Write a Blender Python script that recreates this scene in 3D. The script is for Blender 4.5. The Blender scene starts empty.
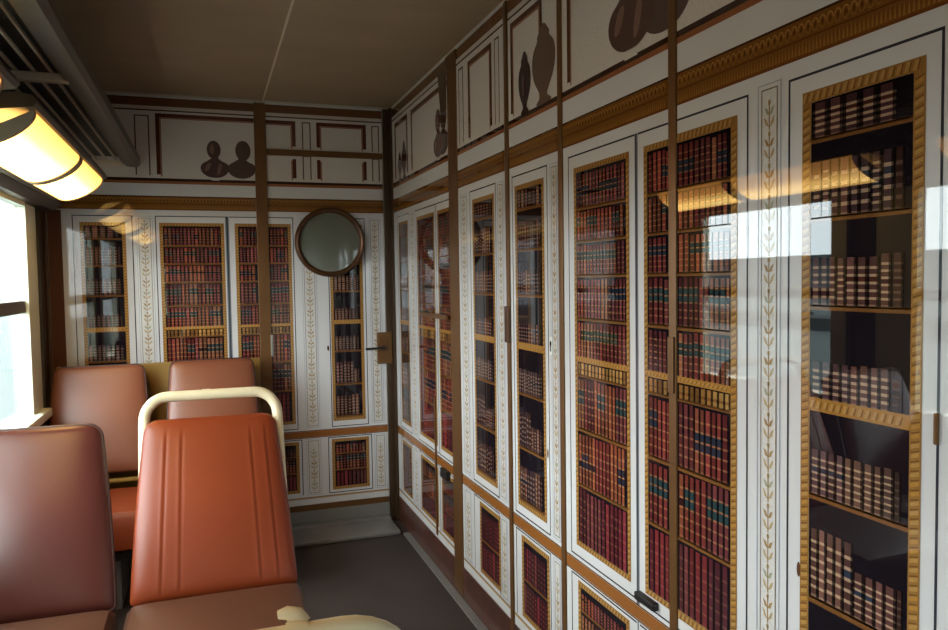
import bpy, bmesh, math, random
from mathutils import Vector, Matrix
C = bpy.context.scene.collection
PI = math.pi
R = random.Random(7)

# ------------------------------------------------------------------ colours and materials
def lin(c):
    o = []
    for v in c:
        v /= 255.0
        o.append(v / 12.92 if v <= .04045 else ((v + .055) / 1.055) ** 2.4)
    return (o[0], o[1], o[2], 1.0)

def mat(name, col=None, rough=.5, metal=0., coat=0., coat_rough=.03, noise=0., nscale=20., bump=0., bscale=200., attr=False, spec=.5, stretch=None, emit=None, estr=0.):
    m = bpy.data.materials.new(name); m.use_nodes = True
    nt = m.node_tree; N = nt.nodes; L = nt.links
    b = N['Principled BSDF']
    b.inputs['Roughness'].default_value = rough
    b.inputs['Metallic'].default_value = metal
    b.inputs['Coat Weight'].default_value = coat
    b.inputs['Coat Roughness'].default_value = coat_rough
    b.inputs['Specular IOR Level'].default_value = spec
    tc = N.new('ShaderNodeTexCoord')
    src = tc.outputs['Object']
    if stretch:
        mp = N.new('ShaderNodeMapping'); mp.inputs['Scale'].default_value = stretch
        L.new(src, mp.inputs['Vector']); src = mp.outputs['Vector']
    if attr:
        a = N.new('ShaderNodeAttribute'); a.attribute_name = 'Col'
        colout = a.outputs['Color']
    else:
        rgb = N.new('ShaderNodeRGB'); rgb.outputs[0].default_value = lin(col)
        colout = rgb.outputs[0]
    if noise > 0:
        n = N.new('ShaderNodeTexNoise'); n.inputs['Scale'].default_value = nscale
        n.inputs['Detail'].default_value = 5
        L.new(src, n.inputs['Vector'])
        mr = N.new('ShaderNodeMapRange')
        mr.inputs['From Min'].default_value = .25; mr.inputs['From Max'].default_value = .75
        mr.inputs['To Min'].default_value = 1 - noise; mr.inputs['To Max'].default_value = 1 + noise
        L.new(n.outputs['Fac'], mr.inputs['Value'])
        mx = N.new('ShaderNodeVectorMath'); mx.operation = 'SCALE'
        L.new(colout, mx.inputs[0]); L.new(mr.outputs['Result'], mx.inputs['Scale'])
        colout = mx.outputs[0]
    L.new(colout, b.inputs['Base Color'])
    if bump > 0:
        n2 = N.new('ShaderNodeTexNoise'); n2.inputs['Scale'].default_value = bscale
        n2.inputs['Detail'].default_value = 3
        L.new(tc.outputs['Object'], n2.inputs['Vector'])
        bp = N.new('ShaderNodeBump'); bp.inputs['Strength'].default_value = bump; bp.inputs['Distance'].default_value = .002
        L.new(n2.outputs['Fac'], bp.inputs['Height']); L.new(bp.outputs['Normal'], b.inputs['Normal'])
    if emit:
        b.inputs['Emission Color'].default_value = emit; b.inputs['Emission Strength'].default_value = estr
    return m

M = {
 'print': mat('printed_laminate', attr=True, rough=.45, coat=1., coat_rough=.012, noise=.10, nscale=160, spec=0.),
 'board': mat('white_laminate', (206, 206, 208), rough=.45, coat=1., coat_rough=.012, noise=.03, nscale=3, spec=0.),
 'upper': mat('pale_grey_laminate', (196, 188, 182), rough=.45, coat=1., coat_rough=.03, noise=.03, nscale=3, spec=0.),
 'brass': mat('aged_brass', (110, 76, 42), rough=.4, metal=.45, noise=.12, nscale=9),
 'post': mat('dark_bronze', (70, 52, 36), rough=.4, metal=.35, noise=.12, nscale=9),
 'ceil': mat('ceiling_laminate', (166, 142, 114), rough=.38, noise=.10, nscale=2.2, spec=.45, stretch=(1, 3, 1)),
 'seam': mat('ceiling_joint', (226, 212, 188), rough=.4),
 'floor': mat('floor_rubber', (60, 52, 50), rough=.55, noise=.22, nscale=5, bump=.15, bscale=60),
 'grey': mat('grey_steel', (132, 131, 130), rough=.42, metal=.25, noise=.12, nscale=6),
 'marble': mat('red_marble', (78, 45, 37), rough=.4, coat=.6, noise=.45, nscale=14),
 'orange': mat('orange_vinyl', (130, 55, 25), rough=.36, noise=.07, nscale=5, bump=.12, bscale=350, spec=.5),
 'maroon': mat('maroon_vinyl', (80, 38, 32), rough=.28, noise=.08, nscale=5, bump=.10, bscale=350, spec=.6),
 'brownv': mat('brown_vinyl', (118, 67, 45), rough=.38, noise=.08, nscale=5, bump=.10, bscale=350, spec=.55),
 'cush': mat('cushion_vinyl', (80, 50, 36), rough=.40, noise=.08, nscale=5, bump=.10, bscale=350, spec=.55),
 'piping': mat('dark_piping', (58, 32, 30), rough=.4),
 'black': mat('black_metal', (26, 24, 24), rough=.45),
 'cream': mat('cream_enamel', (226, 214, 180), rough=.3, noise=.06, nscale=30, coat=.3, coat_rough=.1),
 'mustard': mat('mustard_metal', (140, 108, 46), rough=.42, noise=.10, nscale=8),
 'rack': mat('rack_aluminium', (86, 76, 66), rough=.4, metal=.55, noise=.08, nscale=6),
 'slat': mat('rack_slat_metal', (196, 182, 160), rough=.4, metal=.2),
 'cap': mat('lamp_end_cap', (150, 134, 112), rough=.5),
 'frame': mat('window_frame_cream', (222, 224, 204), rough=.35, noise=.03, nscale=8),
 'gasket': mat('rubber_gasket', (44, 40, 38), rough=.6),
 'transom': mat('brown_transom', (84, 72, 66), rough=.4, metal=.3),
 'wallbrown': mat('brown_wall_laminate', (74, 50, 38), rough=.45, noise=.1, nscale=4),
 'wallcream': mat('cream_wall', (190, 182, 168), rough=.5, noise=.03, nscale=3),
 'mirror': mat('porthole_glass', (98, 102, 92), rough=.06, metal=.0, coat=1., coat_rough=.02, noise=.05, nscale=4),
 'ring': mat('bronze_ring', (88, 58, 36), rough=.34, metal=.4, noise=.1, nscale=12),
 'steel': mat('worn_steel', (150, 146, 138), rough=.35, metal=.7),
 'concrete': mat('pale_concrete', (58, 70, 70), rough=.9, noise=.08, nscale=.3),
 'render': mat('pale_render', (66, 76, 80), rough=.9, noise=.04, nscale=.2),
 'hedge': mat('hedge_green', (30, 40, 38), rough=.95, noise=.3, nscale=2.),
}

def glass_mat():
    m = bpy.data.materials.new('window_glass'); m.use_nodes = True
    nt = m.node_tree; N = nt.nodes; L = nt.links
    N.remove(N['Principled BSDF'])
    t = N.new('ShaderNodeBsdfTransparent'); t.inputs['Color'].default_value = (.93, .97, .95, 1)
    g = N.new('ShaderNodeBsdfGlossy'); g.inputs['Roughness'].default_value = .01
    f = N.new('ShaderNodeFresnel')
    ge = N.new('ShaderNodeNewGeometry'); mr = N.new('ShaderNodeMapRange')
    mr.inputs['To Min'].default_value = 1.45; mr.inputs['To Max'].default_value = 1/1.45   # leaving the pane
    L.new(ge.outputs['Backfacing'], mr.inputs['Value']); L.new(mr.outputs['Result'], f.inputs['IOR'])
    mx = N.new('ShaderNodeMixShader')
    L.new(f.outputs[0], mx.inputs[0]); L.new(t.outputs[0], mx.inputs[1]); L.new(g.outputs[0], mx.inputs[2])
    L.new(mx.outputs[0], N['Material Output'].inputs['Surface'])
    return m
M['glass'] = glass_mat()

def lamp_mat():
    m = bpy.data.materials.new('lamp_diffuser'); m.use_nodes = True
    nt = m.node_tree; N = nt.nodes; L = nt.links
    b = N['Principled BSDF']
    b.inputs['Base Color'].default_value = (.8, .7, .5, 1); b.inputs['Roughness'].default_value = .3
    tc = N.new('ShaderNodeTexCoord'); sp = N.new('ShaderNodeSeparateXYZ')
    L.new(tc.outputs['Generated'], sp.inputs[0])
    # brighter where the tube runs behind the middle of the cover
    r = N.new('ShaderNodeValToRGB')
    e = r.color_ramp.elements
    e[0].position = 0.; e[0].color = (.26, .11, .022, 1)
    e[1].position = 1.; e[1].color = (.20, .085, .016, 1)
    for p_, c_ in ((.12, (.42, .22, .05, 1)), (.40, (1., .62, .17, 1)), (.58, (.92, .54, .14, 1)), (.82, (.36, .17, .035, 1))):
        a = e.new(p_); a.color = c_
    L.new(sp.outputs['X'], r.inputs[0])
    L.new(r.outputs[0], b.inputs['Emission Color'])
    b.inputs['Emission Strength'].default_value = LAMP
    return m
LAMP = 8.0
M['lamp'] = lamp_mat()

# ------------------------------------------------------------------ object helpers
def origin(o):
    v = Vector((0, 0, 0))
    while o is not None:
        v += o.location; o = o.parent
    return v

def link(name, me, m=None, parent=None):
    o = bpy.data.objects.new(name, me); C.objects.link(o)
    if m is not None: me.materials.append(m)
    if parent is not None:
        o.parent = parent
        d = origin(parent)
        if d.length > 0: me.transform(Matrix.Translation(-d))
    return o

def obj(name, bm, m, parent=None, smooth=False, kind=None, bevel=0., label=None):
    if bevel > 0:
        bmesh.ops.bevel(bm, geom=bm.edges[:], offset=bevel, segments=2, affect='EDGES', profile=.6, clamp_overlap=True)
    bmesh.ops.recalc_face_normals(bm, faces=bm.faces[:])
    me = bpy.data.meshes.new(name); bm.to_mesh(me); bm.free()
    if smooth:
        for p in me.polygons: p.use_smooth = True
        try: me.set_sharp_from_angle(angle=math.radians(40))
        except Exception: pass
    o = link(name, me, m, parent)
    if kind: o['kind'] = kind
    if label: o['label'] = label
    return o

def thing(name, label, cat, loc=(0, 0, 0), group=None):
    o = bpy.data.objects.new(name, None); C.objects.link(o)
    o.empty_display_size = .1; o.location = loc
    o['label'] = label; o['category'] = cat
    if group: o['group'] = group
    return o

def box(bm, x0, x1, y0, y1, z0, z1):
    v = [bm.verts.new(p) for p in ((x0,y0,z0),(x1,y0,z0),(x1,y1,z0),(x0,y1,z0),(x0,y0,z1),(x1,y0,z1),(x1,y1,z1),(x0,y1,z1))]
    for f in ((0,3,2,1),(4,5,6,7),(0,1,5,4),(1,2,6,5),(2,3,7,6),(3,0,4,7)): bm.faces.new([v[i] for i in f])
    return bm
def B(*a):
    return box(bmesh.new(), *a)

def tube(bm, pts, r, seg=16, cap=True):
    pts = [Vector(p) for p in pts]; rings = []
    up = None
    for i, p in enumerate(pts):
        t = (pts[min(i+1, len(pts)-1)] - pts[max(i-1, 0)]).normalized()
        if up is None:
            up = Vector((0, 0, 1)) if abs(t.z) < .9 else Vector((0, 1, 0))
        u = (up - t * up.dot(t)).normalized(); w = t.cross(u); up = u
        rings.append([bm.verts.new(p + (u * math.cos(a) + w * math.sin(a)) * (r[i] if isinstance(r, list) else r)) for a in [2*PI*k/seg for k in range(seg)]])
    for a, b in zip(rings, rings[1:]):
        for k in range(seg): bm.faces.new((a[k], a[(k+1) % seg], b[(k+1) % seg], b[k]))
    if cap:
        bm.faces.new(rings[0][::-1]); bm.faces.new(rings[-1])
    return bm

def prism_y(bm, prof, y0, y1):
    """an x-z outline run along y"""
    a = [bm.verts.new((x, y0, z)) for x, z in prof]; b = [bm.verts.new((x, y1, z)) for x, z in prof]
    n = len(prof)
    for i in range(n): bm.faces.new((a[i], a[(i+1) % n], b[(i+1) % n], b[i]))
    bm.faces.new(a); bm.faces.new(b[::-1])
    return bm

def lathe_y(bm, cx, cz, prof, seg=64):
    """prof: (radius, y) pairs, revolved about an axis along y"""
    rings = []
    for r, y in prof:
        if r < 1e-6: rings.append([bm.verts.new((cx, y, cz))])
        else: rings.append([bm.verts.new((cx + r*math.cos(2*PI*k/seg), y, cz + r*math.sin(2*PI*k/seg))) for k in range(seg)])
    for a, b in zip(rings, rings[1:]):
        for k in range(seg):
            k2 = (k+1) % seg
            if len(a) == 1 and len(b) == 1: continue
            if len(a) == 1: bm.faces.new((a[0], b[k], b[k2]))
            elif len(b) == 1: bm.faces.new((a[k], b[0], a[k2]))
            else: bm.faces.new((a[k], b[k], b[k2], a[k2]))
    return bm

# ------------------------------------------------------------------ printed laminate: flat colour fields on a wall
FRONT = .0045          # front face of the laminate boards, measured from the wall
STEP = .00035
def pt(wall, s, z, off):
    # s runs to the right for someone facing the wall
    off -= FRONT
    return (-off, -s, z) if wall == 'R' else (s, -off, z)

class Print:
    def __init__(self, wall, layer):
        self.w = wall; self.off = FRONT + STEP * layer; self.V = []; self.F = []; self.K = []
    def poly(self, pts, col):
        n = len(self.V)
        self.V += [pt(self.w, s, z, self.off) for s, z in pts]
        self.F.append(tuple(range(n, n + len(pts)))); self.K.append(lin(col))
    def q(self, s0, s1, z0, z1, col):
        if s1 > s0 and z1 > z0: self.poly(((s0, z0), (s1, z0), (s1, z1), (s0, z1)), col)
    def ring(self, s0, s1, z0, z1, t, col, sides='LRTB'):
        if 'B' in sides: self.q(s0, s1, z0, z0 + t, col)
        if 'T' in sides: self.q(s0, s1, z1 - t, z1, col)
        if 'L' in sides: self.q(s0, s0 + t, z0 + t, z1 - t, col)
        if 'R' in sides: self.q(s1 - t, s1, z0 + t, z1 - t, col)
    def ell(self, cs, cz, rs, rz, col, n=18, a0=0, a1=2*PI):
        self.poly([(cs + rs*math.cos(a0 + (a1-a0)*k/n), cz + rz*math.sin(a0 + (a1-a0)*k/n)) for k in range(n if a1-a0 >= 6.28 else n+1)], col)
    def soft(self, pts, col, it=2):
        pts = list(pts)
        for _ in range(it):      # cut the corners of an outline
            o = []
            for a, b in zip(pts, pts[1:] + pts[:1]):
                o += [(a[0]*.75 + b[0]*.25, a[1]*.75 + b[1]*.25), (a[0]*.25 + b[0]*.75, a[1]*.25 + b[1]*.75)]
            pts = o
        self.poly(pts, col)
    def build(self, name, parent, m='print', kind=None, label=None):
        me = bpy.data.meshes.new(name); me.from_pydata(self.V, [], self.F)
        at = me.color_attributes.new('Col', 'FLOAT_COLOR', 'CORNER')
        i = 0
        for f, k in zip(self.F, self.K):
            for _ in f: at.data[i].color = k; i += 1
        me.update()
        o = link(name, me, M[m], parent)
        if kind: o['kind'] = kind
        if label: o['label'] = label
        return o

def shade(c, k): return tuple(max(0, min(255, v * k)) for v in c)
def mixc(a, b, t): return tuple(a[i]*(1-t) + b[i]*t for i in range(3))

GOLD = (146, 106, 56); GOLDL = (172, 132, 76); GOLDD = (110, 76, 38); INK = (58, 58, 66); DARK = (24, 20, 26)
BLUEGREY = (150, 158, 172)

def rope(pr, s0, s1, z0, z1, vertical):
    """twisted gilt moulding: slanted light and dark turns"""
    if s1 <= s0 or z1 <= z0: return
    p = .0125; w = (s1 - s0) if vertical else (z1 - z0)
    pr.q(s0, s1, z0, z1, GOLD)
def rope_turns(pr, s0, s1, z0, z1, vertical):
    p = .0125
    if vertical:
        w = s1 - s0; z = z0; e = w * .14
        while z + p < z1:
            pr.poly(((s0+e, z), (s1-e, z + p*.35), (s1-e, z + p*.80), (s0+e, z + p*.45)), GOLDL if (int(z*1000) % 3) else (172, 126, 62))
            pr.poly(((s0+e, z + p*.55), (s1-e, z + p*.88), (s1-e, z + p*1.0), (s0+e, z + p*.72)), GOLDD)
            z += p
    else:
        w = z1 - z0; s = s0; e = w * .14
        while s + p < s1:
            pr.poly(((s, z0+e), (s + p*.45, z0+e), (s + p*.80, z1-e), (s + p*.35, z1-e)), GOLDL)
            pr.poly(((s + p*.55, z0+e), (s + p*.72, z0+e), (s + p*1.0, z1-e), (s + p*.88, z1-e)), GOLDD)
            s += p

REDS = [(104, 46, 44), (116, 54, 46), (92, 40, 42), (122, 66, 48), (106, 58, 46), (80, 38, 42), (120, 76, 58), (98, 50, 52)]
PLUMS = [(84, 34, 42), (98, 36, 44), (72, 32, 40), (112, 42, 46), (92, 46, 48)]
BROWNS = [(92, 62, 58), (78, 50, 50), (100, 70, 62), (84, 54, 48), (70, 46, 50), (108, 74, 60), (62, 44, 48)]
PALES = [(92, 70, 64), (82, 62, 62), (104, 76, 64), (76, 58, 60)]
BANDG = (196, 156, 98); LABELS = [(42, 60, 64), (38, 46, 60), (52, 62, 50), (44, 34, 40)]

def book(pr, s0, s1, z0, z1, c, band, label, nb, lea=.76):
    """one printed spine: raised bands, a label and shading printed into the colour of both sides"""
    w = s1 - s0; h = z1 - z0
    ea = s0 + w*.17; eb = s1 - w*.2
    zs = [z0, z0 + h*.035]
    types = ['band2']
    n = nb; y = z0 + h*.035; ph = h*.93 / n
    for k in range(n):
        types.append('label' if label and k == label[0] else ('label' if label and k in label[2:] else 'leather')); zs.append(y + ph*lea)
        if k < n - 1: types.append('band'); zs.append(y + ph)
        y += ph
    types.append('leather'); zs.append(z1)
    for i, t in enumerate(types):
        cc = c
        if t == 'band': cc = band
        elif t == 'band2': cc = mixc(c, band, .5)
        elif t == 'label': cc = label[1]
        a, b = zs[i], min(zs[i+1], z1)
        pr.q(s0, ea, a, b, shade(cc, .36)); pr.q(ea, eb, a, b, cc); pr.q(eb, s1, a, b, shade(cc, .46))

class Budget:
    def __init__(self, n): self.n = n

def book_row(wall, parent, s0, s1, z0, z1, style, rng, budget, jitter=.10, pitch=None, short=None):
    """the books of one shelf: each a mesh of its own while the panel's count allows, else one row"""
    items = []
    s = s0; k = 0
    lab = None
    if style == 'red': base = REDS; pitch = pitch or .0165
    elif style == 'plum': base = PLUMS; pitch = pitch or .0185
    elif style == 'pale': base = PALES; pitch = pitch or .0165
    elif style == 'tops': base = [(142, 104, 56), (126, 88, 48), (152, 116, 66)]; pitch = pitch or .0165
    else: base = BROWNS; pitch = pitch or .0172
    rowtop = z1
    run = rng.choice(base); left = 0; lb = None
    rl = rng.choice([(3, LABELS[0], 4), (2, LABELS[1], 3), (3, LABELS[2], 4), (4, LABELS[1], 3), (3, LABELS[0], 4)]); rp = rng.choice((.9, .95, .75)); rnb = rng.choice((5, 6, 6)); rle = rng.uniform(.58, .70)
    while s + pitch*.55 < s1:
        w = min(pitch * rng.uniform(.85, 1.15), s1 - s)
        if left <= 0:
            run = rng.choice(base); left = rng.randint(1, 4); hh = rng.uniform(1 - jitter, 1)
            lb = None
            if style == 'red' and rng.random() < .72: lb = rl if rng.random() < rp else (rl[0], rng.choice([(60, 28, 30), (40, 34, 40)]))
            if style in ('brown', 'pale') and rng.random() < .35: lb = (3, rng.choice([(58, 34, 36), (70, 40, 34), (46, 52, 66)]))
        left -= 1
        c = shade(run, rng.uniform(.78, 1.22))
        top = z0 + (rowtop - z0) * hh * rng.uniform(.985, 1)
        if short and k >= short[0]: top = z0 + (short[1] - z0) * rng.uniform(.97, 1)
        nb = 5 if (z1 - z0) < .07 else (rnb if rng.random() < .75 else 7) if style in ('brown', 'pale') else 6
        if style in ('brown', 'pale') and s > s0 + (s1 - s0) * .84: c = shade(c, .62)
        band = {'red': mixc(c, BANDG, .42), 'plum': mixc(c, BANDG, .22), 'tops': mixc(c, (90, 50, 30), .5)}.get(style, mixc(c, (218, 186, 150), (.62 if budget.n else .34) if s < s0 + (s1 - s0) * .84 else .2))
        items.append((s + w*.03, s + w*.97, z0, top, c, band, lb, 2 if style == 'tops' else nb, .80 if style in ('red', 'plum') else rle))
        s += w; k += 1
    single = len(items) <= budget.n
    if single:
        budget.n -= len(items)
        for it in items:
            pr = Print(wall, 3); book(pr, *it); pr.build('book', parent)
    else:
        pr = Print(wall, 3)
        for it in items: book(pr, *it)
        pr.build('book_row', parent)

ZI0, ZI1 = .520, 1.425
BR = [(1.372, 1.424, .008, 'brown'), (1.256, 1.337, .008, 'brown'), (1.127, 1.199, .008, 'brown'), (.988, 1.045, .020, 'brown'), (.843, .913, .009, 'pale'), (.686, .792, .011, 'brown'), (.532, .63, .012, 'brown')]
RD = [(1.342, 1.420, .009, 'red'), (1.262, 1.332, .008, 'red'), (1.180, 1.252, .008, 'red'), (1.077, 1.171, .009, 'red'), (.980, 1.067, .013, 'red'), (.937, .965, .006, 'tops'), (.806, .930, .010, 'red'), (.668, .796, .009, 'red'), (.521, .658, .001, 'plum')]
LOW = [(.296, .392, .008, 'plum'), (.192, .282, .002, 'plum')]
LOWR = [(.350, .392, .006, 'red'), (.272, .340, .007, 'red'), (.192, .264, .002, 'plum')]

def bookcase(wall, panel, s0, s1, style, seed, budget, sides='LRTB', fw=.0145, low=False, label=None, gap=0.):
    """printed bookcase behind a gilt frame; s0..s1 is the opening"""
    rng = random.Random(seed)
    z0, z1 = (.190, .405) if low else (ZI0, ZI1)
    rows = (LOWR if style == 'red' else LOW) if low else (RD if style == 'red' else BR)
    pr = Print(wall, 1); pr.q(s0, s1, z0, z1, DARK)
    case = pr.build('bookcase', panel, label=label)
    fr = Print(wall, 2)
    a = s0 - (fw if 'L' in sides else 0); b = s1 + (fw if 'R' in sides else 0)
    bars = [(a, b, z1, z1 + fw, False), (a, b, z0 - fw, z0, False)]
    if 'L' in sides: bars.append((a, s0, z0, z1, True))
    if 'R' in sides: bars.append((s1, b, z0, z1, True))
    for bar in bars: rope(fr, *bar)
    fo = fr.build('gilt_frame', case)
    tn = Print(wall, 3)
    for bar in bars: rope_turns(tn, *bar)
    tn.build('rope_moulding', case)
    for zb, zt, th, st in rows:
        if th > .003:
            sh = Print(wall, 2)
            sh.q(s0, s1, zb - th, zb, (112, 74, 40) if th < .0125 else (160, 114, 54))
            if th > .0125:
                k = s0
                while k + .012 < s1:
                    k += .012
                turn = Print(wall, 3); rope_turns(turn, s0, s1, zb - th + .002, zb - .002, False)
            else:
                sh.q(s0, s1, zb - th*.35, zb - th*.05, (164, 116, 66))
            so = sh.build('shelf', case)
            if th > .0125: turn.build('rope_moulding', so)
    order = sorted(range(len(rows)), key=lambda i: -(rows[i][1] - rows[i][0]))
    for i in order:
        zb, zt, th, st = rows[i]
        e = s1 - rng.uniform(.004, .012) - (gap if i == 0 else 0)
        kw = {}
        if style == 'brown' and not low:
            if i == 0: kw['pitch'] = .0275
            if i == 5: kw['short'] = (5, .753)
        else: e = s1 - .002
        book_row(wall, case, s0 + .003, e, zb, zt, st, rng, budget, jitter=.05, **kw)
    return case

def door_lines(wall, panel, rects, name='door_outline', t=.004, col=INK):
    pr = Print(wall, 1)
    for s0, s1, z0, z1, sides in rects: pr.ring(s0, s1, z0, z1, t, col, sides)
    return pr.build(name, panel)

def pilaster(wall, panel, s0, s1, z0, z1):
    """narrow printed field with a gilt arabesque climbing it"""
    pr = Print(wall, 1)
    pr.q(s0, s1, z0, z1, (204, 202, 200)); 
    p = pr.build('pilaster', panel)
    ln = Print(wall, 2); ln.ring(s0, s1, z0, z1, .0022, (120, 108, 96))
    ln.ring(s0 - .008, s1 + .008, z0 - .008, z1 + .008, .0018, BLUEGREY)
    ln.build('border', p)
    ar = Print(wall, 2)
    c = (s0 + s1)/2; w = (s1 - s0)*.34; z = z0 + .012; k = 0
    G1 = (174, 152, 114); G2 = (158, 130, 90); G3 = (156, 158, 134)
    while z + .05 < z1:
        sg = 1 if k % 2 else -1
        ar.q(c - .0012, c + .0012, z, z + .046, G2)
        for d in (-1, 1):
            ar.poly(((c, z + .004), (c + d*w*.7, z + .010), (c + d*w, z + .022), (c + d*w*.55, z + .018))[::d], G1)
            ar.poly(((c, z + .024), (c + d*w*.55, z + .026), (c + d*w*.9, z + .038), (c + d*w*.35, z + .034))[::d], G3 if k % 3 == 0 else G2)
        ar.ell(c, z + .044, w*.28, .0045, G1, 8)
        z += .050; k += 1
    ar.build('arabesque', p)
    return p

def frieze(wall, panel, s0, s1):
    z0, z1 = 1.495, 1.557
    pr = Print(wall, 1); pr.q(s0, s1, z0, z1, (118, 76, 34))
    pr2 = Print(wall, 2)
    pr2.q(s0, s1, z1 - .004, z1, (66, 40, 20)); pr2.q(s0, s1, z0, z0 + .004, (112, 66, 34)); zm = z0 + .027
    pr2.q(s0, s1, zm, zm + .0025, (92, 56, 22))
    pr3 = Print(wall, 3)
    s = s0 + .003
    while s + .014 < s1:
        c = s + .007
        n = 10
        for k in range(n):   # interlaced ring
            a, b = 2*PI*k/n, 2*PI*(k+1)/n
            pr3.poly(((c + .0068*math.cos(a), zm + .0155 + .0105*math.sin(a)), (c + .0068*math.cos(b), zm + .0155 + .0105*math.sin(b)), (c + .0046*math.cos(b), zm + .0155 + .0078*math.sin(b)), (c + .0046*math.cos(a), zm + .0155 + .0078*math.sin(a))), (164, 118, 56) if k < 5 else (138, 94, 42))
        pr3.ell(c, zm + .0155, .0022, .0042, (92, 58, 22), 6)
        for d in (0, .007):  # leaf tongues below
            pr3.poly(((s + d + .0008, z0 + .006), (s + d + .0056, z0 + .006), (s + d + .0032, zm - .002)), (150, 104, 46))
        s += .014
    f = pr.build('frieze', panel); pr2.build('frieze_line', f); pr3.build('interlace', f)

def upper_zone(wall, panel, s0, s1):
    """ledge and cornice of the printed attic"""
    pr = Print(wall, 1)
    pr.q(s0, s1, 1.622, 1.634, (52, 32, 28)); pr.q(s0, s1, 1.610, 1.622, (140, 86, 52))
    pr.build('ledge', panel)
    pr = Print(wall, 1)
    pr.q(s0, s1, 1.945, 1.982, (104, 66, 40)); pr.q(s0, s1, 1.930, 1.945, (196, 186, 174)); pr.q(s0, s1, 1.924, 1.930, (70, 44, 32))
    pr.build('cornice', panel)

def attic_frame(wall, panel, s0, s1, z0=1.634, z1=1.905, sides='LRT'):
    pr = Print(wall, 2)
    pr.ring(s0, s1, z0, z1, .016, (84, 44, 34), sides)
    pr.ring(s0 + .016, s1 - .016, z0, z1 - .016, .007, (146, 108, 88), sides)
    pr.ring(s0 + .023, s1 - .023, z0, z1 - .023, .004, (212, 204, 196), sides)
    pr.build('attic_frame', panel)

def attic_lines(wall, panel, s0, s1, z0=1.64, z1=1.905):
    pr = Print(wall, 2); pr.ring(s0, s1, z0, z1, .0055, (92, 66, 58), 'LRT'); pr.q(s0+.006, s1-.006, z0, z1-.006, (204, 196, 190)); pr.build('attic_pilaster', panel)

def bust(wall, panel, cs, h, k=1., dark=(74, 52, 50), shdw=(96, 76, 72), dx=.085, flip=1):
    """printed bust on a white socle with the shadow that is printed beside it"""
    z = 1.630
    def sil(pr, c, col, tilt, socle, hd=1.):
        W = .066 * k
        if socle:
            pr.poly(((c-.018*k, z), (c+.018*k, z), (c+.012*k, z+.014*k), (c-.012*k, z+.014*k)), (206, 200, 192))
        zz = z + .012*k
        pr.soft(((c-.022*k, zz), (c+.022*k, zz), (c+W*.8, zz+.018*k), (c+W, zz+.045*k), (c+W*.86, zz+.066*k), (c+W*.45, zz+.078*k), (c+.014*k, zz+.092*k), (c-.014*k, zz+.092*k), (c-W*.5, zz+.078*k), (c-W*.9, zz+.064*k), (c-W, zz+.04*k), (c-W*.8, zz+.016*k)), col)
        pr.off += .00008
        pr.poly(((c-.016*k, zz+.085*k), (c+.016*k, zz+.085*k), (c+.015*k, zz+.112*k), (c-.015*k, zz+.112*k)), col); pr.off += .00008
        pr.ell(c + tilt, zz + .130*k, .031*k*hd, .042*k*hd, col, 22)
    b = Print(wall, 3); sil(b, cs + dx*flip, shdw, .006, False, 1.12); bs = b.build('printed_shadow', panel)
    b = Print(wall, 4); sil(b, cs, dark, -.004, True)
    c = cs; zz = z + .012*k; lite = mixc(dark, (170, 130, 116), .45)
    b.w = wall
    o = b.build('bust', panel)
    for fold in (((c-.05*k, zz+.03*k), (c-.03*k, zz+.03*k), (c-.012*k, zz+.07*k), (c-.034*k, zz+.068*k)), ((c+.004*k, zz+.012*k), (c+.020*k, zz+.014*k), (c+.034*k, zz+.06*k), (c+.018*k, zz+.072*k))):
        d = Print(wall, 5); d.soft(fold, lite); d.build('drapery_fold', o)
    d = Print(wall, 5); d.ell(c - .012*k, zz + .132*k, .010*k, .024*k, lite, 12); d.build('face', o)
    o['label'] = 'printed brown bust on a white socle'
    return o

def urn(wall, panel, cs, k=1., shadow=None):
    def sil(pr, c, k, col, kr=1.5):
        prof = [(.016, 0), (.020, .006), (.008, .016), (.010, .026), (.026, .060), (.030, .095), (.026, .125), (.014, .142), (.016, .150), (.010, .162), (.004, .174)]
        pts = [(c + r*k*kr, 1.632 + z*k) for r, z in prof] + [(c - r*k*kr, 1.632 + z*k) for r, z in reversed(prof)]
        pr.soft(pts, col)
    if shadow:
        b = Print(wall, 3); sil(b, cs + shadow[0], k*shadow[1], (100, 78, 66), 2.1); b.build('printed_shadow', panel)
    b = Print(wall, 4); sil(b, cs, k, (52, 38, 44)); o = b.build('urn', panel, label='printed dark covered urn')
    d = Print(wall, 5); d.poly(((cs - .012*k, 1.632+.05*k), (cs - .004*k, 1.632+.05*k), (cs - .004*k, 1.632+.12*k), (cs - .014*k, 1.632+.10*k)), (104, 78, 74)); d.build('highlight', o)
    return o

def low_zone(wall, panel, s0, s1, z0=.125):
    pr = Print(wall, 1)
    pr.q(s0, s1, .437, .466, (140, 88, 42)); pr.q(s0, s1, .4665, .470, (86, 54, 30)); pr.q(s0, s1, .433, .4365, (86, 54, 30))
    pr.build('dado_rail', panel)
    pr = Print(wall, 1); pr.q(s0, s1, z0 + .028, z0 + .034, (176, 146, 104)); pr.q(s0, s1, z0 + .034, z0 + .037, (128, 98, 66)); pr.build('plinth_line', panel)

def board(wall, panel, s0, s1, z0=.125, z1=1.99):
    a = pt(wall, s0, z0, .0005); b = pt(wall, s1, z1, FRONT)
    x = sorted((a[0], b[0])); y = sorted((a[1], b[1]))
    obj('laminate_board', B(x[0], x[1], y[0], y[1], z0, z1), M['board'], panel)
    pr = Print(wall, .5); pr.q(s0, s1, 1.634, min(1.924, z1), (206, 198, 192)); pr.build('attic_field', panel)

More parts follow.
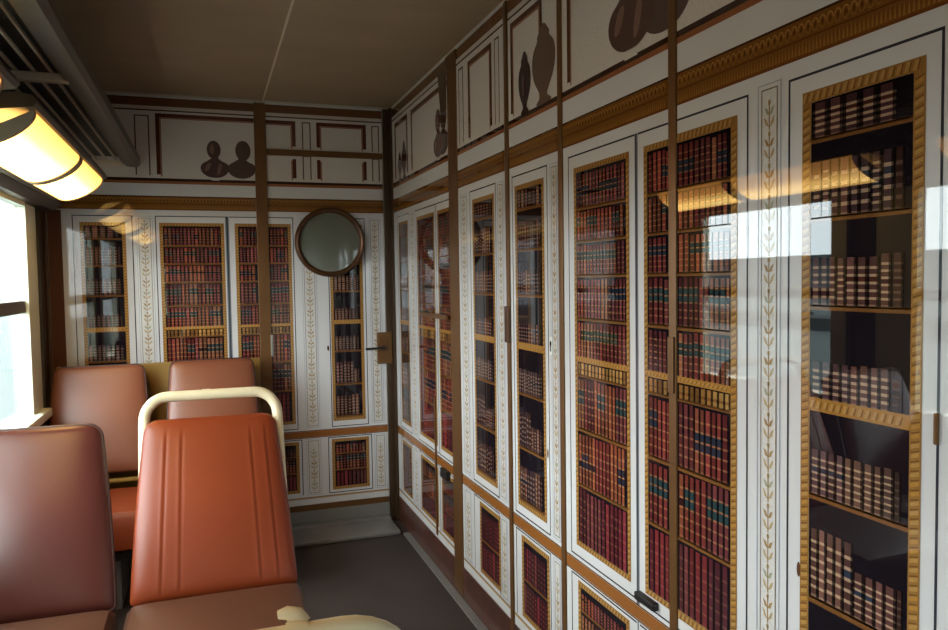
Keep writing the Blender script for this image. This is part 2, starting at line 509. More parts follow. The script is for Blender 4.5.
def keyhole(wall, panel, s, z, col=(40, 34, 34), plate=(212, 214, 210)):
    x = (lambda q: q)
    def bx(s0, s1, z0, z1, o0, o1):
        a = pt(wall, s0, z0, o0); b = pt(wall, s1, z1, o1)
        X = sorted((a[0], b[0])); Y = sorted((a[1], b[1])); return B(X[0], X[1], Y[0], Y[1], z0, z1)
    k = obj('keyhole_plate', bx(s-.009, s+.009, z-.024, z+.024, FRONT, FRONT+.002), mat('escutcheon', plate, .35), panel, bevel=.001)
    pr = Print(wall, 0); pr.off = FRONT + .0023
    pr.ell(s, z + .006, .0055, .0075, col, 14); pr.q(s-.003, s+.003, z-.015, z+.003, col)
    pr.build('keyhole', k)

def wall_box(wall, s0, s1, z0, z1, o0, o1):
    a = pt(wall, s0, z0, o0); b = pt(wall, s1, z1, o1)
    X = sorted((a[0], b[0])); Y = sorted((a[1], b[1])); return B(X[0], X[1], Y[0], Y[1], z0, z1)

# ------------------------------------------------------------------ the room shell
XL = -1.49; YF = -9.7; H = 2.0
def struct(name, bm, m, parent=None, **k): return obj(name, bm, m, parent, kind=None if parent else 'structure', **k)
struct('floor', B(XL - .12, .10, YF - .1, .10, -.08, 0), M['floor'])
fs = struct('ceiling', B(XL - .12, .10, YF - .1, .10, H, H + .08), M['ceil'])
obj('ceiling_joint', B(-.592, -.585, YF, -.003, H - .003, H - .0005), M['seam'], fs)
struct('wall_right', B(FRONT, .08, YF, .08, 0, H), M['wallcream'])
struct('wall_back', B(XL - .05, FRONT, FRONT, .08, 0, H), M['wallcream'])
struct('wall_front', B(XL, 0, YF - .08, YF, 0, H), M['wallcream'])
WIN = [(-1.26, -.42), (-2.42, -1.62), (-4.80, -4.00), (-5.98, -5.18), (-7.16, -6.36), (-8.34, -7.54), (-9.52, -8.72)]
ZB, ZT = .69, 1.475
bm = bmesh.new()
box(bm, XL - .02, XL, YF, FRONT, 0, ZB); box(bm, XL - .02, XL, YF, FRONT, ZT, H)
ed = [FRONT] + [v for a, b in WIN for v in (b, a)] + [YF]
for i in range(0, len(ed), 2): box(bm, XL - .02, XL, ed[i+1], ed[i], ZB, ZT)
struct('wall_left', bm, M['wallbrown'])
for n, (a, b) in enumerate(WIN):
    w = thing('window_%d' % (n+1), 'train window with cream frame and a dark transom bar', 'window', (XL, (a+b)/2, ZB)); w['kind'] = 'structure'
    f = bmesh.new()
    box(f, XL-.02, XL+.018, b-.012, b+.16, ZB-.02, ZT+.0); box(f, XL-.02, XL+.018, a-.07, a+.012, ZB-.02, ZT)
    box(f, XL-.02, XL+.016, a, b, ZT-.012, ZT+.015)
    obj('window_frame', f, M['frame'], w)
    obj('window_sill', B(XL-.02, XL+.050, a-.07, b+.16, ZB-.03, ZB+.004), M['frame'], w, bevel=.006)
    g = bmesh.new(); box(g, XL, XL+.026, b+.161, b+.19, ZB-.02, ZT+.02); box(g, XL, XL+.026, a-.09, a-.071, ZB-.02, ZT+.02)
    obj('rubber_gasket', g, M['gasket'], w)
    obj('transom_bar', B(XL-.016, XL+.008, a+.012, b-.012, 1.072, 1.118), M['transom'], w, bevel=.004)
    obj('window_pane', B(XL-.013, XL-.007, a+.012, b-.012, ZB+.004, ZT-.012), M['glass'], w)
    # light portal that guides daylight sampling through the opening
    L = bpy.data.lights.new('portal', 'AREA'); L.shape = 'RECTANGLE'; L.size = ZT-ZB; L.size_y = b-a
    lo = bpy.data.objects.new('portal', L); C.objects.link(lo); lo.location = (XL-.03, (a+b)/2, (ZB+ZT)/2)
    lo.rotation_euler = (0, -PI/2, 0); L.cycles.is_portal = True

# ------------------------------------------------------------------ printed panels of the right-hand wall
SA = (.924, 1.026); SB = (1.473, 1.510); SC = (1.838, 1.867); SD = (2.330, 2.355)
CORN = .045

# folding door leaf by the corner
p = thing('mural_panel', 'corner mural panel with three printed bookcases and a brass bar latch', 'mural', (0, -.5, 0))
bg = Budget(0)
board('R', p, CORN, SA[0])
bookcase('R', p, .150, .290, 'brown', 1, bg, label='narrow printed bookcase nearest the corner post')
bookcase('R', p, .468, .705, 'red', 2, bg)
bookcase('R', p, .778, SA[0], 'red', 3, bg, sides='LTB')
bookcase('R', p, .150, .290, 'brown', 4, bg, low=True)
bookcase('R', p, .468, .705, 'red', 5, bg, low=True)
bookcase('R', p, .778, SA[0], 'red', 6, bg, low=True, sides='LTB')
door_lines('R', p, [(.110, .325, .478, 1.470, 'LRTB'), (.430, .738, .478, 1.470, 'LRTB'), (.744, SA[0], .478, 1.470, 'LTB'), (.110, .325, .16, .43, 'LRT'), (.430, .738, .16, .43, 'LRT'), (.744, SA[0], .16, .43, 'LT')])
pilaster('R', p, .350, .405, .49, 1.46); pilaster('R', p, .350, .405, .17, .42)
frieze('R', p, CORN, SA[0]); upper_zone('R', p, CORN, SA[0]); low_zone('R', p, CORN, SA[0])
attic_frame('R', p, .09, .33); attic_frame('R', p, .39, SA[0] + .03, sides='LT')
urn('R', p, .185, .75); urn('R', p, .265, .95)
bust('R', p, .80, 1, 1.05, dark=(96, 74, 70), shdw=(74, 56, 50), dx=.06)
pr = Print('R', 3); pr.poly(((.83, 1.80), (.905, 1.80), (.915, 1.99), (.80, 1.95)), (70, 54, 48)); pr.build('printed_shadow', p)
obj('folding_seam', wall_box('R', .690, .702, .14, .70, FRONT, FRONT+.006), M['brass'], p)
lt = obj('bar_latch', wall_box('R', .56, .925, 1.022, 1.040, FRONT+.012, FRONT+.024), M['brass'], p, bevel=.003, label='brass bar latch')
obj('latch_mount', wall_box('R', .68, .71, 1.010, 1.052, FRONT, FRONT+.013), M['brass'], lt, bevel=.002)
obj('bolt_box', wall_box('R', .80, .88, .405, .440, FRONT, FRONT+.018), M['black'], p, bevel=.003)

p = thing('mural_panel', 'mural panel with one narrow printed bookcase right of the wide brass post', 'mural', (0, -1.25, 0))
bg = Budget(0)
board('R', p, SA[1], SB[0])
bookcase('R', p, 1.190, 1.366, 'brown', 11, bg); bookcase('R', p, 1.222, 1.385, 'brown', 12, bg, low=True)
pilaster('R', p, 1.055, 1.115, .49, 1.46); pilaster('R', p, 1.412, 1.452, .49, 1.46); pilaster('R', p, 1.055, 1.115, .17, .42); pilaster('R', p, 1.412, 1.452, .17, .42)
door_lines('R', p, [(1.150, 1.395, .478, 1.470, 'LRTB'), (1.150, 1.395, .16, .43, 'LRT')])
frieze('R', p, SA[1], SB[0]); upper_zone('R', p, SA[1], SB[0]); low_zone('R', p, SA[1], SB[0])
attic_lines('R', p, 1.05, 1.10); attic_frame('R', p, 1.15, 1.375); attic_lines('R', p, 1.40, 1.44)

p = thing('mural_panel', 'mural panel with a printed bookcase door and a white keyhole plate', 'mural', (0, -1.67, 0))
bg = Budget(0)
board('R', p, SB[1], SC[0])
bookcase('R', p, 1.564, 1.736, 'brown', 21, bg); bookcase('R', p, 1.585, 1.748, 'brown', 22, bg, low=True)
pilaster('R', p, 1.796, 1.828, .49, 1.46); pilaster('R', p, 1.796, 1.828, .17, .42)
door_lines('R', p, [(1.528, 1.772, .478, 1.470, 'LRTB'), (1.528, 1.772, .16, .43, 'LRT')])
frieze('R', p, SB[1], SC[0]); upper_zone('R', p, SB[1], SC[0]); low_zone('R', p, SB[1], SC[0])
attic_frame('R', p, 1.53, 1.75, z1=1.91)
urn('R', p, 1.632, .98, shadow=(.125, 1.22))
keyhole('R', p, 1.787, .993)
pr = Print('R', 3); pr.ell(1.760, .70, .004, .012, (110, 80, 56), 12); pr.build('door_knob', p)

p = thing('mural_panel', 'mural panel with two tall printed cases of red books', 'mural', (0, -2.1, 0))
bg = Budget(100)
board('R', p, SC[1], SD[0])
bookcase('R', p, 2.251, SD[0], 'red', 32, bg, sides='LTB', fw=.013)
bookcase('R', p, 1.937, 2.168, 'red', 31, bg, fw=.013)
bookcase('R', p, 1.945, 2.160, 'red', 33, bg, low=True); bookcase('R', p, 2.258, SD[0], 'red', 34, bg, low=True, sides='LTB')
door_lines('R', p, [(1.894, 2.203, .478, 1.470, 'LTB'), (2.216, SD[0], .478, 1.470, 'TB'), (1.894, 2.203, .16, .43, 'LT'), (2.216, SD[0], .16, .43, 'T')])
gp = Print('R', 1); gp.q(2.203, 2.215, .470, 1.470, (112, 116, 124)); gp.q(2.206, 2.212, .13, .433, (112, 116, 124))
go = gp.build('door_gap', p); g2 = Print('R', 2); g2.q(2.207, 2.2105, .470, 1.470, (52, 54, 60)); g2.build('gap_line', go)
frieze('R', p, SC[1], SD[0]); upper_zone('R', p, SC[1], SD[0]); low_zone('R', p, SC[1], SD[0])
attic_frame('R', p, 1.895, SD[0] + .03, z1=1.91, sides='LT')
bust('R', p, 2.192, 1, 1.45, dark=(84, 62, 56), shdw=(84, 66, 62), dx=.125)
obj('bolt_box', wall_box('R', 2.216, 2.288, .488, .505, FRONT, FRONT+.016), M['black'], p, bevel=.004)

p = thing('mural_panel', 'largest mural panel with a dark shelved bookcase of brown books at right', 'mural', (0, -2.9, 0))
bg = Budget(100)
board('R', p, SD[1], 3.62)
bookcase('R', p, 2.694, 2.866, 'brown', 41, bg, fw=.0175, gap=.012, label='printed bookcase of brown gilt spines on dark shelves')
bookcase('R', p, SD[1], 2.512, 'red', 42, bg, sides='RTB', fw=.017)
bookcase('R', p, 2.700, 2.862, 'brown', 43, bg, low=True); bookcase('R', p, SD[1], 2.505, 'red', 44, bg, low=True, sides='RTB')
door_lines('R', p, [(SD[1], 2.556, .478, 1.470, 'RTB'), (2.647, 2.908, .478, 1.470, 'LRTB'), (SD[1], 2.556, .16, .43, 'RT'), (2.647, 2.908, .16, .43, 'LRT')])
pilaster('R', p, 2.587, 2.624, .49, 1.468); pilaster('R', p, 2.587, 2.624, .17, .42)
pilaster('R', p, 2.950, 2.990, .49, 1.468)
frieze('R', p, SD[1], 3.62); upper_zone('R', p, SD[1], 3.62); low_zone('R', p, SD[1], 3.62)
attic_frame('R', p, 2.30, 2.62, z1=1.91, sides='RT')
obj('hinge', wall_box('R', 2.9035, 2.9085, .958, .998, FRONT, FRONT+.006), M['brass'], p, bevel=.002)
pr = Print('R', 3); pr.ell(2.674, .716, .004, .012, (96, 66, 48), 12); pr.build('door_knob', p)

# brass cover strips between the panels
strips = [('R', SA[0], SA[1], 0.015, 1.985, 'brass'), ('R', SB[0]+.009, SB[1]-.004, .05, 1.985, 'brass'), ('R', SC[0]+.005, SC[1]-.001, .05, 1.985, 'brass'), ('R', SD[0], SD[1], .05, 1.985, 'brass')]
n = 1
tr = []
for w, a, b, z0, z1, m in strips:
    tr.append(struct('trim_%d' % n, wall_box(w, a, b, z0, z1, .0005, FRONT + .004), M[m], bevel=.002)); n += 1
obj('hinge', wall_box('R', SB[0]+.004, SB[1]-.002, .98, 1.09, FRONT+.003, FRONT+.010), M['ring'], tr[1], bevel=.003)
obj('hinge', wall_box('R', SD[0]+.003, SD[1]-.003, .945, 1.055, FRONT+.003, FRONT+.009), M['brass'], tr[3], bevel=.002)
bm = box(bmesh.new(), -.037, -.0005, -.011, -.0005, .002, 1.99); box(bm, -.011, -.0005, -.044, -.0112, .002, 1.99)
struct('trim_%d' % n, bm, M['post']); n += 1
# skirting of printed red marble and the grey floor cove
struct('baseboard_right', B(-.003, FRONT-.0003, -3.62, -.046, 0.001, .125), M['marble'])
struct('trim_%d' % n, B(-.034, -.0035, -3.62, -.24, .0005, .007), M['grey'], bevel=.002); n += 1

# ------------------------------------------------------------------ back wall: printed panels, door, header
p = thing('mural_panel', 'back wall mural panel with printed bookcases behind the rear seats', 'mural', (-1.05, 0, 0))
bg = Budget(0)
L0, L1 = -1.478, -.632
board('B', p, L0, L1)
bookcase('B', p, -1.342, -1.193, 'brown', 51, bg); bookcase('B', p, -1.029, -.788, 'red', 52, bg); bookcase('B', p, -.713, L1, 'red', 53, bg, sides='LTB')
bookcase('B', p, -1.342, -1.193, 'brown', 54, bg, low=True); bookcase('B', p, -1.029, -.788, 'red', 55, bg, low=True); bookcase('B', p, -.713, L1, 'red', 56, bg, low=True, sides='LTB')
door_lines('B', p, [(-1.385, -1.150, .478, 1.470, 'LRTB'), (-1.060, -.766, .478, 1.470, 'LTB'), (-.750, L1, .478, 1.470, 'TB')])
gp = Print('B', 1); gp.q(-.768, -.752, .470, 1.470, (116, 122, 130)); go = gp.build('door_gap', p)
g2 = Print('B', 2); g2.q(-.763, -.757, .470, 1.470, (54, 58, 64)); g2.build('gap_line', go)
pilaster('B', p, -1.128, -1.078, .49, 1.46)
mb = Print('B', 1); mb.q(L0, -1.425, .13, 1.49, (98, 66, 54)); mb.build('edge_moulding', p)
frieze('B', p, L0, L1); upper_zone('B', p, L0, L1); low_zone('B', p, L0, L1)
attic_frame('B', p, -1.045, L1 + .03, z1=1.915, sides='LT'); attic_lines('B', p, -1.13, -1.07); attic_lines('B', p, -1.36, -1.30)
bust('B', p, -.803, 1, .96, dark=(82, 58, 56), shdw=(86, 66, 62), dx=.115)

d = thing('door_1', 'printed door in the back wall with a round bronze-ringed porthole and brass lock', 'door', (-.3, 0, 0)); d['kind'] = 'structure'
D0, D1 = -.580, -.042
board('B', d, D0, D1, z0=.115, z1=1.755)
bg = Budget(0)
bookcase('B', d, D0, -.494, 'red', 61, bg, sides='RTB'); bookcase('B', d, -.290, -.163, 'brown', 62, bg)
bookcase('B', d, D0, -.482, 'red', 63, bg, low=True, sides='RTB'); bookcase('B', d, -.300, -.150, 'red', 64, bg, low=True)
door_lines('B', d, [(D0, -.468, .478, 1.470, 'RTB'), (-.312, -.134, .478, 1.470, 'LRTB'), (D0, -.452, .16, .43, 'RT'), (-.332, -.120, .16, .43, 'LRTB')])
pilaster('B', d, -.425, -.375, .49, 1.46); pilaster('B', d, -.108, -.066, .49, 1.46); pilaster('B', d, -.425, -.375, .17, .42); pilaster('B', d, -.100, -.058, .17, .42)
frieze('B', d, D0, D1); low_zone('B', d, D0, D1, z0=.115)
pr = Print('B', 1); pr.q(D0, D1, 1.622, 1.634, (52, 32, 28)); pr.q(D0, D1, 1.610, 1.622, (140, 86, 52)); pr.build('ledge', d)
attic_frame('B', d, -.60, -.447, z1=1.755, sides='R'); attic_lines('B', d, -.418, -.378, z1=1.755); attic_frame('B', d, -.352, -.118, z1=1.755, sides='LR'); attic_lines('B', d, -.092, -.055, z1=1.755)
# porthole
cx, cz = -.302, 1.355
bm = bmesh.new()
lathe_y(bm, cx, cz, [(.163, -.0006), (.163, -.022), (.160, -.030), (.153, -.034), (.146, -.032), (.141, -.026), (.138, -.018), (.138, -.0006)])
po = obj('porthole_ring', bm, M['ring'], d, smooth=True, label='bronze-brown ring of the porthole')
bm = bmesh.new(); lathe_y(bm, cx, cz, [(0, -.0185), (.07, -.0182), (.1385, -.016), (.1385, -.003), (0, -.003)])
obj('porthole_glass', bm, M['mirror'], d, smooth=True, label='grey-green porthole glass')
for k in range(8):
    a = 2*PI*k/8 + .2
    bm = bmesh.new(); lathe_y(bm, cx + .151*math.cos(a), cz + .151*math.sin(a), [(.0045, -.031), (.004, -.0352), (0, -.0362)], 10); obj('screw', bm, M['brass'], po, smooth=True)
lk = obj('lock_plate', wall_box('B', -.086, -.014, .770, .922, FRONT, FRONT+.018), M['brass'], d, bevel=.003, label='brass lock plate')
bm = bmesh.new(); lathe_y(bm, -.056, .850, [(.017, -.013), (.017, -.024), (.016, -.030), (.010, -.034), (0, -.034)], 24); obj('spindle', bm, M['ring'], lk, smooth=True)
bm = tube(bmesh.new(), [(-.056, -.034, .850), (-.075, -.042, .850), (-.10, -.045, .848), (-.150, -.045, .846)], .006, 12); obj('lever', bm, M['black'], lk, smooth=True)
obj('kick_plate', wall_box('B', D0, D1, .004, .088, .0005, .014), M['grey'], d, bevel=.002, label='grey steel kick plate')
obj('kick_strip', wall_box('B', D0, D1, .088, .114, .0005, .010), M['brass'], d)
pr = Print('B', 3); pr.ell(-.321, .855, .005, .013, (70, 50, 40), 12); pr.build('door_knob', d)

p = thing('mural_panel', 'small mural panel with attic frames above the porthole door', 'mural', (-.3, 0, 1.78))
pr = None
obj('laminate_board', wall_box('B', D0, D1, 1.778, 1.99, .0005, FRONT), M['board'], p)
pr = Print('B', .5); pr.q(D0, D1, 1.78, 1.924, (206, 198, 192)); pr.build('attic_field', p)
pr = Print('B', 1); pr.q(D0, D1, 1.945, 1.982, (104, 66, 40)); pr.q(D0, D1, 1.930, 1.945, (196, 186, 174)); pr.q(D0, D1, 1.924, 1.930, (70, 44, 32)); pr.build('cornice', p)
attic_frame('B', p, -.60, -.447, z0=1.78, z1=1.912, sides='RT'); attic_lines('B', p, -.418, -.378, z0=1.78, z1=1.91); attic_frame('B', p, -.352, -.118, z0=1.78, z1=1.912); attic_lines('B', p, -.092, -.055, z0=1.78, z1=1.91)

t_ = struct('trim_%d' % n, wall_box('B', -.632, -.580, .004, 1.985, .0005, FRONT+.010), M['brass'], bevel=.002); n += 1
obj('hinge', wall_box('B', -.584, -.572, .83, .93, FRONT, FRONT+.018), M['steel'], t_, bevel=.002)
struct('trim_%d' % n, wall_box('B', -.580, -.041, 1.752, 1.780, .0005, FRONT+.010), M['brass'], bevel=.002); n += 1
struct('baseboard_back', wall_box('B', -1.478, -.633, .002, .125, .0005, .010), M['marble'])
struct('trim_%d' % n, B(-.62, -.045, -.245, -.060, .0005, .020), M['grey'], bevel=.006); n += 1
struct('trim_%d' % n, B(-.62, -.045, -.0595, -.016, .0005, .030), M['grey'], bevel=.003); n += 1
struct('trim_%d' % n, B(XL+.0005, -1.4785, -.020, -.0005, .0005, 1.60), M['wallbrown'], bevel=.003); n += 1

# ------------------------------------------------------------------ seats
def backrest_mesh(cx, y_top, z_top, y_bot, z_bot, wt, wb, th, face, pleats=(), rt=.030, rb=.012):
    """padded tapering back; face=-1 faces -y. pleats: fractions of the half width"""
    bm = bmesh.new()
    nu, nv = 150, 36
    H_ = math.hypot(z_top - z_bot, y_top - y_bot)
    up = Vector((0, y_top - y_bot, z_top - z_bot)).normalized()
    nrm = Vector((0, face * up.z, -face * up.y))          # out of the front face
    base = Vector((cx, y_bot, z_bot))
    def hw(v):
        w = wb + (wt - wb) * v
        w += .004 * math.sin(PI * v)          # gently swelling sides
        t = v * H_
        if H_ - t < rt: k = 1 - (H_ - t) / rt; w -= rt * (1 - math.sqrt(max(0, 1 - k*k)))
        if t < rb: k = 1 - t / rb; w -= rb * (1 - math.sqrt(max(0, 1 - k*k)))
        return w
    def vv(j):
        x = j / nv
        return .5 - .5 * math.cos(PI * x)
    F, K = [], []
    for j in range(nv + 1):
        v = vv(j); fr, kr = [], []
        for i in range(nu + 1):
            u = -1 + 2 * i / nu
            u = math.sin(u * PI/2) * .35 + u * .65
            x = u * hw(v)
            edge = (1 - abs(u) ** 7) * (1 - abs(2*v - 1) ** 12)
            d = th * .25 + th * .25 * edge ** .5
            for pf, wv in pleats:
                xx = (x - pf * (wb + (wt - wb) * v * .8)) / wv
                if .03 < v < .93: d += (.0009 / (1 + xx*xx*1.2) - .0012 / (1 + ((xx - 1.7) ** 2) * 2.5)) * min(1, (v - .03)/.04, (.93 - v)/.07)
            crown = .012 * (1 - u*u) * math.sin(PI * v)
            P = base + up * (v * H_) + Vector((x, 0, 0))
            fr.append(bm.verts.new(P + nrm * (d + crown)))
            kr.append(bm.verts.new(P - nrm * (th * .25 + th * .22 * edge ** .5)))
        F.append(fr); K.append(kr)
    for j in range(nv):
        for i in range(nu):
            bm.faces.new((F[j][i], F[j][i+1], F[j+1][i+1], F[j+1][i]))
            bm.faces.new((K[j][i], K[j+1][i], K[j+1][i+1], K[j][i+1]))
        for i in (0, nu): bm.faces.new((F[j][i], F[j+1][i], K[j+1][i], K[j][i]))
    for i in range(nu):
        for j in (0, nv): bm.faces.new((F[j][i], F[j][i+1], K[j][i+1], K[j][i]))
    def rim(off):
        pts = []
        for j in range(nv + 1): pts.append(F[j][nu].co.copy())
        for i in range(nu, -1, -2): pts.append(F[nv][i].co.copy())
        for j in range(nv, -1, -1): pts.append(F[j][0].co.copy())
        return pts
    return bm, rim(0)

def cushion_mesh(x0, x1, y0, y1, z0, z1, crown=.006):
    bm = bmesh.new(); nx, ny = 24, 20; T, Bo = [], []
    for j in range(ny + 1):
        a, b = [], []
        for i in range(nx + 1):
            u = -1 + 2*i/nx; v = -1 + 2*j/ny
            e = ((1 - abs(u)**14) * (1 - abs(v)**14)) ** .5
            x = (x0+x1)/2 + u*(x1-x0)/2*(1 - .03*(1-e) - 0); y = (y0+y1)/2 + v*(y1-y0)/2*(1 - .03*(1-e))
            zt = z1 - .022 + .022*e + crown*(1-u*u)*(1-v*v)
            a.append(bm.verts.new((x, y, zt))); b.append(bm.verts.new((x, y, z0 + .012*(1-e))))
        T.append(a); Bo.append(b)
    for j in range(ny):
        for i in range(nx):
            bm.faces.new((T[j][i], T[j][i+1], T[j+1][i+1], T[j+1][i])); bm.faces.new((Bo[j][i], Bo[j+1][i], Bo[j+1][i+1], Bo[j][i+1]))
        for i in (0, nx): bm.faces.new((T[j][i], T[j+1][i], Bo[j+1][i], Bo[j][i]))
    for i in range(nx):
        for j in (0, ny): bm.faces.new((T[j][i], T[j][i+1], Bo[j][i+1], Bo[j][i]))
    return bm

def handle_path(cx, hw, y, z0, z1, r=.05, lean=0.):
    pts = [(cx - hw, y - lean*(z1-z0), z0), (cx - hw, y - lean*r*1.2, z1 - r*1.2)]
    for k in range(1, 9):
        a = PI - (PI/2)*k/8
        pts.append((cx - hw + r + r*math.cos(a), y - lean*(r - r*math.sin(a)), z1 - r + r*math.sin(a)))
    for k in range(0, 9):
        a = PI/2 - (PI/2)*k/8
        pts.append((cx + hw - r + r*math.cos(a), y - lean*(r - r*math.sin(a)), z1 - r + r*math.sin(a)))
    pts.append((cx + hw, y - lean*(z1-z0), z0))
    return pts

def seat(label, cx, y_top, y_bot, face, vinyl, cush, pleats=(), handle=False, z_top=.835, z_bot=.440, wt=.152, wb=.186, piping=True, rail=False, cl=.46, wc=.195, hz=.905, drop=0.):
    t = thing('train_seat', label, 'seat', (cx, y_bot, 0), 'vinyl train seats')
    bm, rim = backrest_mesh(cx, y_top, z_top, y_bot, z_bot, wt, wb, .075, face, pleats)
    br = obj('backrest', bm, vinyl, t, smooth=True)
    if piping:
        obj('piping', tube(bmesh.new(), rim, .0045, 8), M['piping'], br, smooth=True)
    y0, y1 = sorted((y_bot + face*.030, y_bot + face*cl))
    zc = z_bot - .004 - drop
    obj('cushion', cushion_mesh(cx - wc, cx + wc, y0, y1, zc - .115, zc + .030), cush, t, smooth=True)
    fr = bmesh.new()
    box(fr, cx - wc + .02, cx + wc - .02, y0 + .02, y1 - .02, zc - .145, zc - .116)
    obj('seat_pan', fr, M['black'], t)
    ym = (y0 + y1)/2
    obj('pedestal', B(cx - .10, cx + .10, ym - .12, ym + .12, .0005, zc - .146), M['grey'], t, bevel=.004)
    if handle:
        lean = (y_top - y_bot) / (z_top - z_bot)
        h = obj('grab_handle', tube(bmesh.new(), handle_path(cx + .003, .158, y_top + lean*.05, .60, hz - .0135, .055, lean), .0132, 18), M['cream'], t, smooth=True, label='cream enamelled tube handle')
        return t, h, lean
    return t, None, 0

PL = ((-.46, .0042), (-.68, .0042), (.52, .0042), (.74, .0042))
t, h, ln = seat('orange vinyl aisle seat with stitched pleats and a whole cream handle on top', -.852, -1.60, -1.745, -1, M['orange'], M['cush'], PL, True, piping=False)
obj('joint_sleeve', tube(bmesh.new(), [(-.872, -1.581, .8917), (-.852, -1.581, .8917)], .0142, 18), M['cream'], h, smooth=True)
seat('glossy maroon vinyl window seat beside the orange pleated seat', -1.252, -1.60, -1.745, -1, M['maroon'], M['cush'], (), False)
seat('brown vinyl window seat against the back wall, beside the mustard bench frame', -1.275, -.175, -.30, -1, M['brownv'], M['orange'], (), False, z_bot=.42, wt=.165, wb=.186, cl=.42, drop=.075)
seat('brown vinyl seat against the back wall, seen through the cream handle', -.842, -.175, -.30, -1, M['brownv'], M['orange'], (), False, wt=.165, wb=.186, z_top=.84, z_bot=.42, cl=.42, drop=.075)
t, h, ln = seat('near train seat of which only a chipped cream handle shows at the bottom edge', -.864, -2.980, -2.845, 1, M['orange'], M['cush'], PL, True, z_top=.79, piping=False)
# chipped enamel clip wrapped round the near handle
bm = bmesh.new()
tube(bm, [(-.800, -2.9975, .8915), (-.792, -2.9975, .892), (-.785, -2.9975, .8915)], [.0140, .0150, .0140], 16)
tube(bm, [(-.790, -2.990, .900), (-.793, -2.987, .907), (-.799, -2.985, .909), (-.806, -2.984, .908)], [.010, .0075, .0055, .0035], 10)
obj('handle_clip', bm, M['cream'], h, smooth=True, label='chipped cream clip')

t = thing('bench_frame', 'mustard metal bench frame showing behind and between the two rear seats', 'frame', (-1.05, -.08, 0))
obj('back_panel', B(-1.448, -.640, -.118, -.090, .30, .835), M['mustard'], t, bevel=.004)
obj('foot', B(-1.40, -1.36, -.115, -.090, .0005, .30), M['grey'], t); obj('foot', B(-.70, -.66, -.115, -.090, .0005, .30), M['grey'], t)
obj('front_rail', B(-1.448, -.640, -.345, -.320, .392, .404), M['mustard'], t, bevel=.003)
for x in (-1.062, -.645): obj('rail_bracket', B(x - .004, x + .004, -.320, -.118, .392, .404), M['mustard'], t)

# ------------------------------------------------------------------ luggage rack and strip lamps on the window side
t = thing('luggage_rack', 'slatted metal luggage rack above the window', 'rack', (-1.3, -2, 1.7))
Y0, Y1 = -9.6, -.035
obj('front_beam', prism_y(bmesh.new(), [(-1.168, 1.676), (-1.120, 1.672), (-1.108, 1.684), (-1.108, 1.716), (-1.120, 1.724), (-1.160, 1.716)], Y0, Y1), M['rack'], t)
for x in (-1.198, -1.236, -1.276, -1.318, -1.362, -1.408, -1.452):
    obj('slat', B(x - .0028, x + .0028, Y0 + .01, Y1 - .005, 1.694, 1.702), M['slat'], t)
obj('light_blocker', B(-1.478, -1.172, Y0 + .01, Y1 - .005, 1.715, 1.722), M['black'], t, label='dark sheet added above the slats to block light')  # added black sheet: stops bounced light so the slat gaps stay dark
for y in (-9.4, -7.4, -5.9, -4.4, -2.95, -1.47, -.075):
    obj('bracket', B(XL - .002, -1.160, y - .014, y + .014, 1.672, 1.6935), M['slat'], t, bevel=.004)

def lamp(label, y0, y1, parts):
    t = thing('strip_lamp', label, 'lamp', (-1.3, (y0+y1)/2, 1.55), 'warm strip lamps')
    prof = [(-1.205, 1.572), (-1.198, 1.582), (-1.206, 1.598), (-1.24, 1.602), (-1.40, 1.602), (-1.42, 1.58), (-1.415, 1.512), (-1.385, 1.490), (-1.362, 1.496), (-1.30, 1.560)]
    obj('lamp_housing', prism_y(bmesh.new(), prof, y0, y1), M['rack'], t, label='grey metal lamp housing')
    ca, cb = Vector((-1.214, 1.572)), Vector((-1.366, 1.496))
    mid = (ca + cb)/2; ax = (cb - ca); nrm = Vector((ax.y, -ax.x)).normalized()
    if nrm.y > 0: nrm = -nrm
    def arc(b, n=14, inset=0.):
        return [tuple(mid + ax*.5*(1-inset)*(-math.cos(PI*k/n)) + nrm*b*math.sin(PI*k/n)) for k in range(n+1)]
    for a, b in parts:
        obj('diffuser', prism_y(bmesh.new(), arc(.031), a, b), M['lamp'], t, smooth=True, label='glowing warm yellow diffuser')
    edges = sorted({v for q in parts for v in q})
    for e in edges:
        w = .030 if e not in (edges[0], edges[-1]) else .022
        obj('diffuser_band', prism_y(bmesh.new(), arc(.034, inset=-.02), e - w/2, e + w/2), M['cap'], t, smooth=True)
    return t
lamp('warm glowing strip lamp nearest the back wall, in two sections', -1.66, -.40, [(-.925, -.425), (-1.61, -.955)])
lamp('second strip lamp along the window side, entering at the left edge', -3.12, -1.82, [(-2.40, -1.90), (-3.08, -2.43)])
obj_ = struct('trim_%d' % n, prism_y(bmesh.new(), [(XL + .0005, 1.478), (-1.448, 1.482), (-1.415, 1.505), (-1.415, 1.545), (XL + .0005, 1.545)], YF, -.032), M['transom']); n += 1

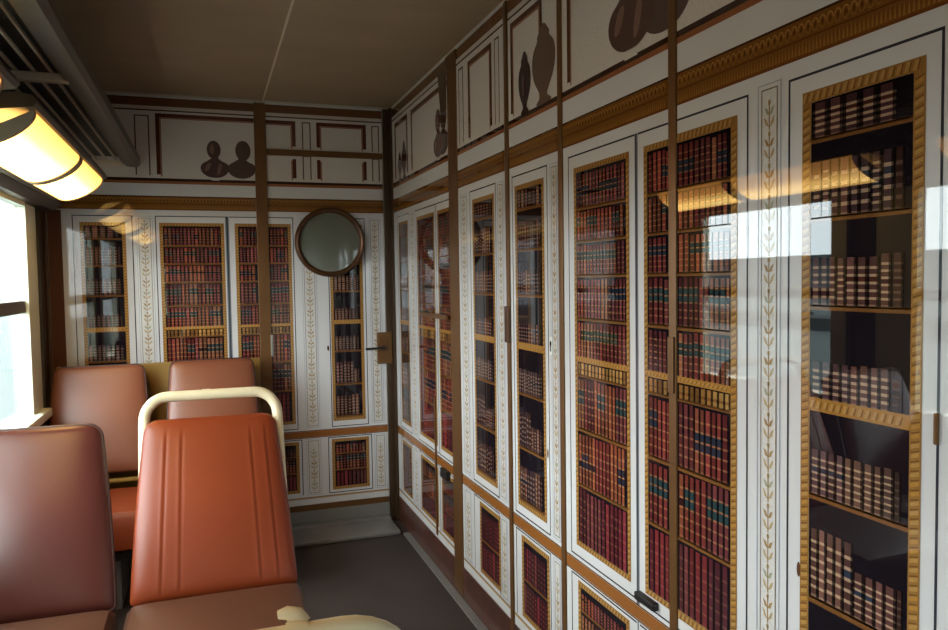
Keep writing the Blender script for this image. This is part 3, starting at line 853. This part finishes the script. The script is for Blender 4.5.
# ------------------------------------------------------------------ what stands outside the window
struct('ground', B(-160, -2.2, -60, 160, -1.4, -1.25), M['concrete'])
t = thing('far_building', 'pale low building far outside the window', 'building', (-60, 20, -1.25))
obj('walls', B(-66, -58, -30, 120, -1.249, 2.7), M['render'], t); obj('roof', B(-66.4, -57.6, -30.4, 120.4, 2.7, 3.1), M['concrete'], t)
hb = bmesh.new()
rr = random.Random(3)
for k in range(70):
    y = -20 + k*1.1
    box(hb, -25 - rr.uniform(.3, .6), -24 + rr.uniform(.2, .5), y, y + 1.2, -1.249, -.62 + rr.uniform(-.1, .1))
hh = obj('hedge', hb, M['hedge']); hh['label'] = 'low grey-green hedge seen through the window'; hh['category'] = 'hedge'; hh['kind'] = 'stuff'

# ------------------------------------------------------------------ daylight
W = bpy.data.worlds.new('overcast'); bpy.context.scene.world = W; W.use_nodes = True
nt = W.node_tree; N = nt.nodes; L = nt.links
bgn = N['Background']
tc = N.new('ShaderNodeTexCoord'); sp = N.new('ShaderNodeSeparateXYZ'); rp = N.new('ShaderNodeValToRGB')
L.new(tc.outputs['Generated'], sp.inputs[0]); L.new(sp.outputs['Z'], rp.inputs[0])
rp.color_ramp.elements[0].position = 0.; rp.color_ramp.elements[0].color = (.86, .92, 1., 1)
rp.color_ramp.elements[1].position = .6; rp.color_ramp.elements[1].color = (.95, .97, 1., 1)
L.new(rp.outputs[0], bgn.inputs['Color']); bgn.inputs['Strength'].default_value = 11.0

# ------------------------------------------------------------------ camera (solved from the wall's straight lines)
cd = bpy.data.cameras.new('camera'); co = bpy.data.objects.new('camera', cd); C.objects.link(co)
yaw, pitch, roll = math.radians(19.40322), math.radians(-2.73302), math.radians(-.86114)
f = Vector((math.sin(yaw)*math.cos(pitch), math.cos(yaw)*math.cos(pitch), math.sin(pitch)))
r0 = Vector((math.cos(yaw), -math.sin(yaw), 0)); u0 = r0.cross(f)
c, s = math.cos(roll), math.sin(roll)
r_ = r0*c + u0*s; u_ = -r0*s + u0*c
co.matrix_world = Matrix(((r_.x, u_.x, -f.x, -.85077), (r_.y, u_.y, -f.y, -3.59154), (r_.z, u_.z, -f.z, 1.17253), (0, 0, 0, 1)))
cd.sensor_width = 36; cd.sensor_fit = 'HORIZONTAL'; cd.lens = 36 * 754.238 / 948; cd.clip_start = .02; cd.clip_end = 500
sc = bpy.context.scene; sc.camera = co
sc.view_settings.view_transform = 'Standard'; sc.view_settings.look = 'None'; sc.view_settings.gamma = 1.0
sc.view_settings.use_curve_mapping = False
sc.view_settings.exposure = 0.6
sc.cycles.use_denoising = True
sc.cycles.max_bounces = 10; sc.cycles.diffuse_bounces = 6; sc.cycles.glossy_bounces = 6; sc.cycles.transparent_max_bounces = 12
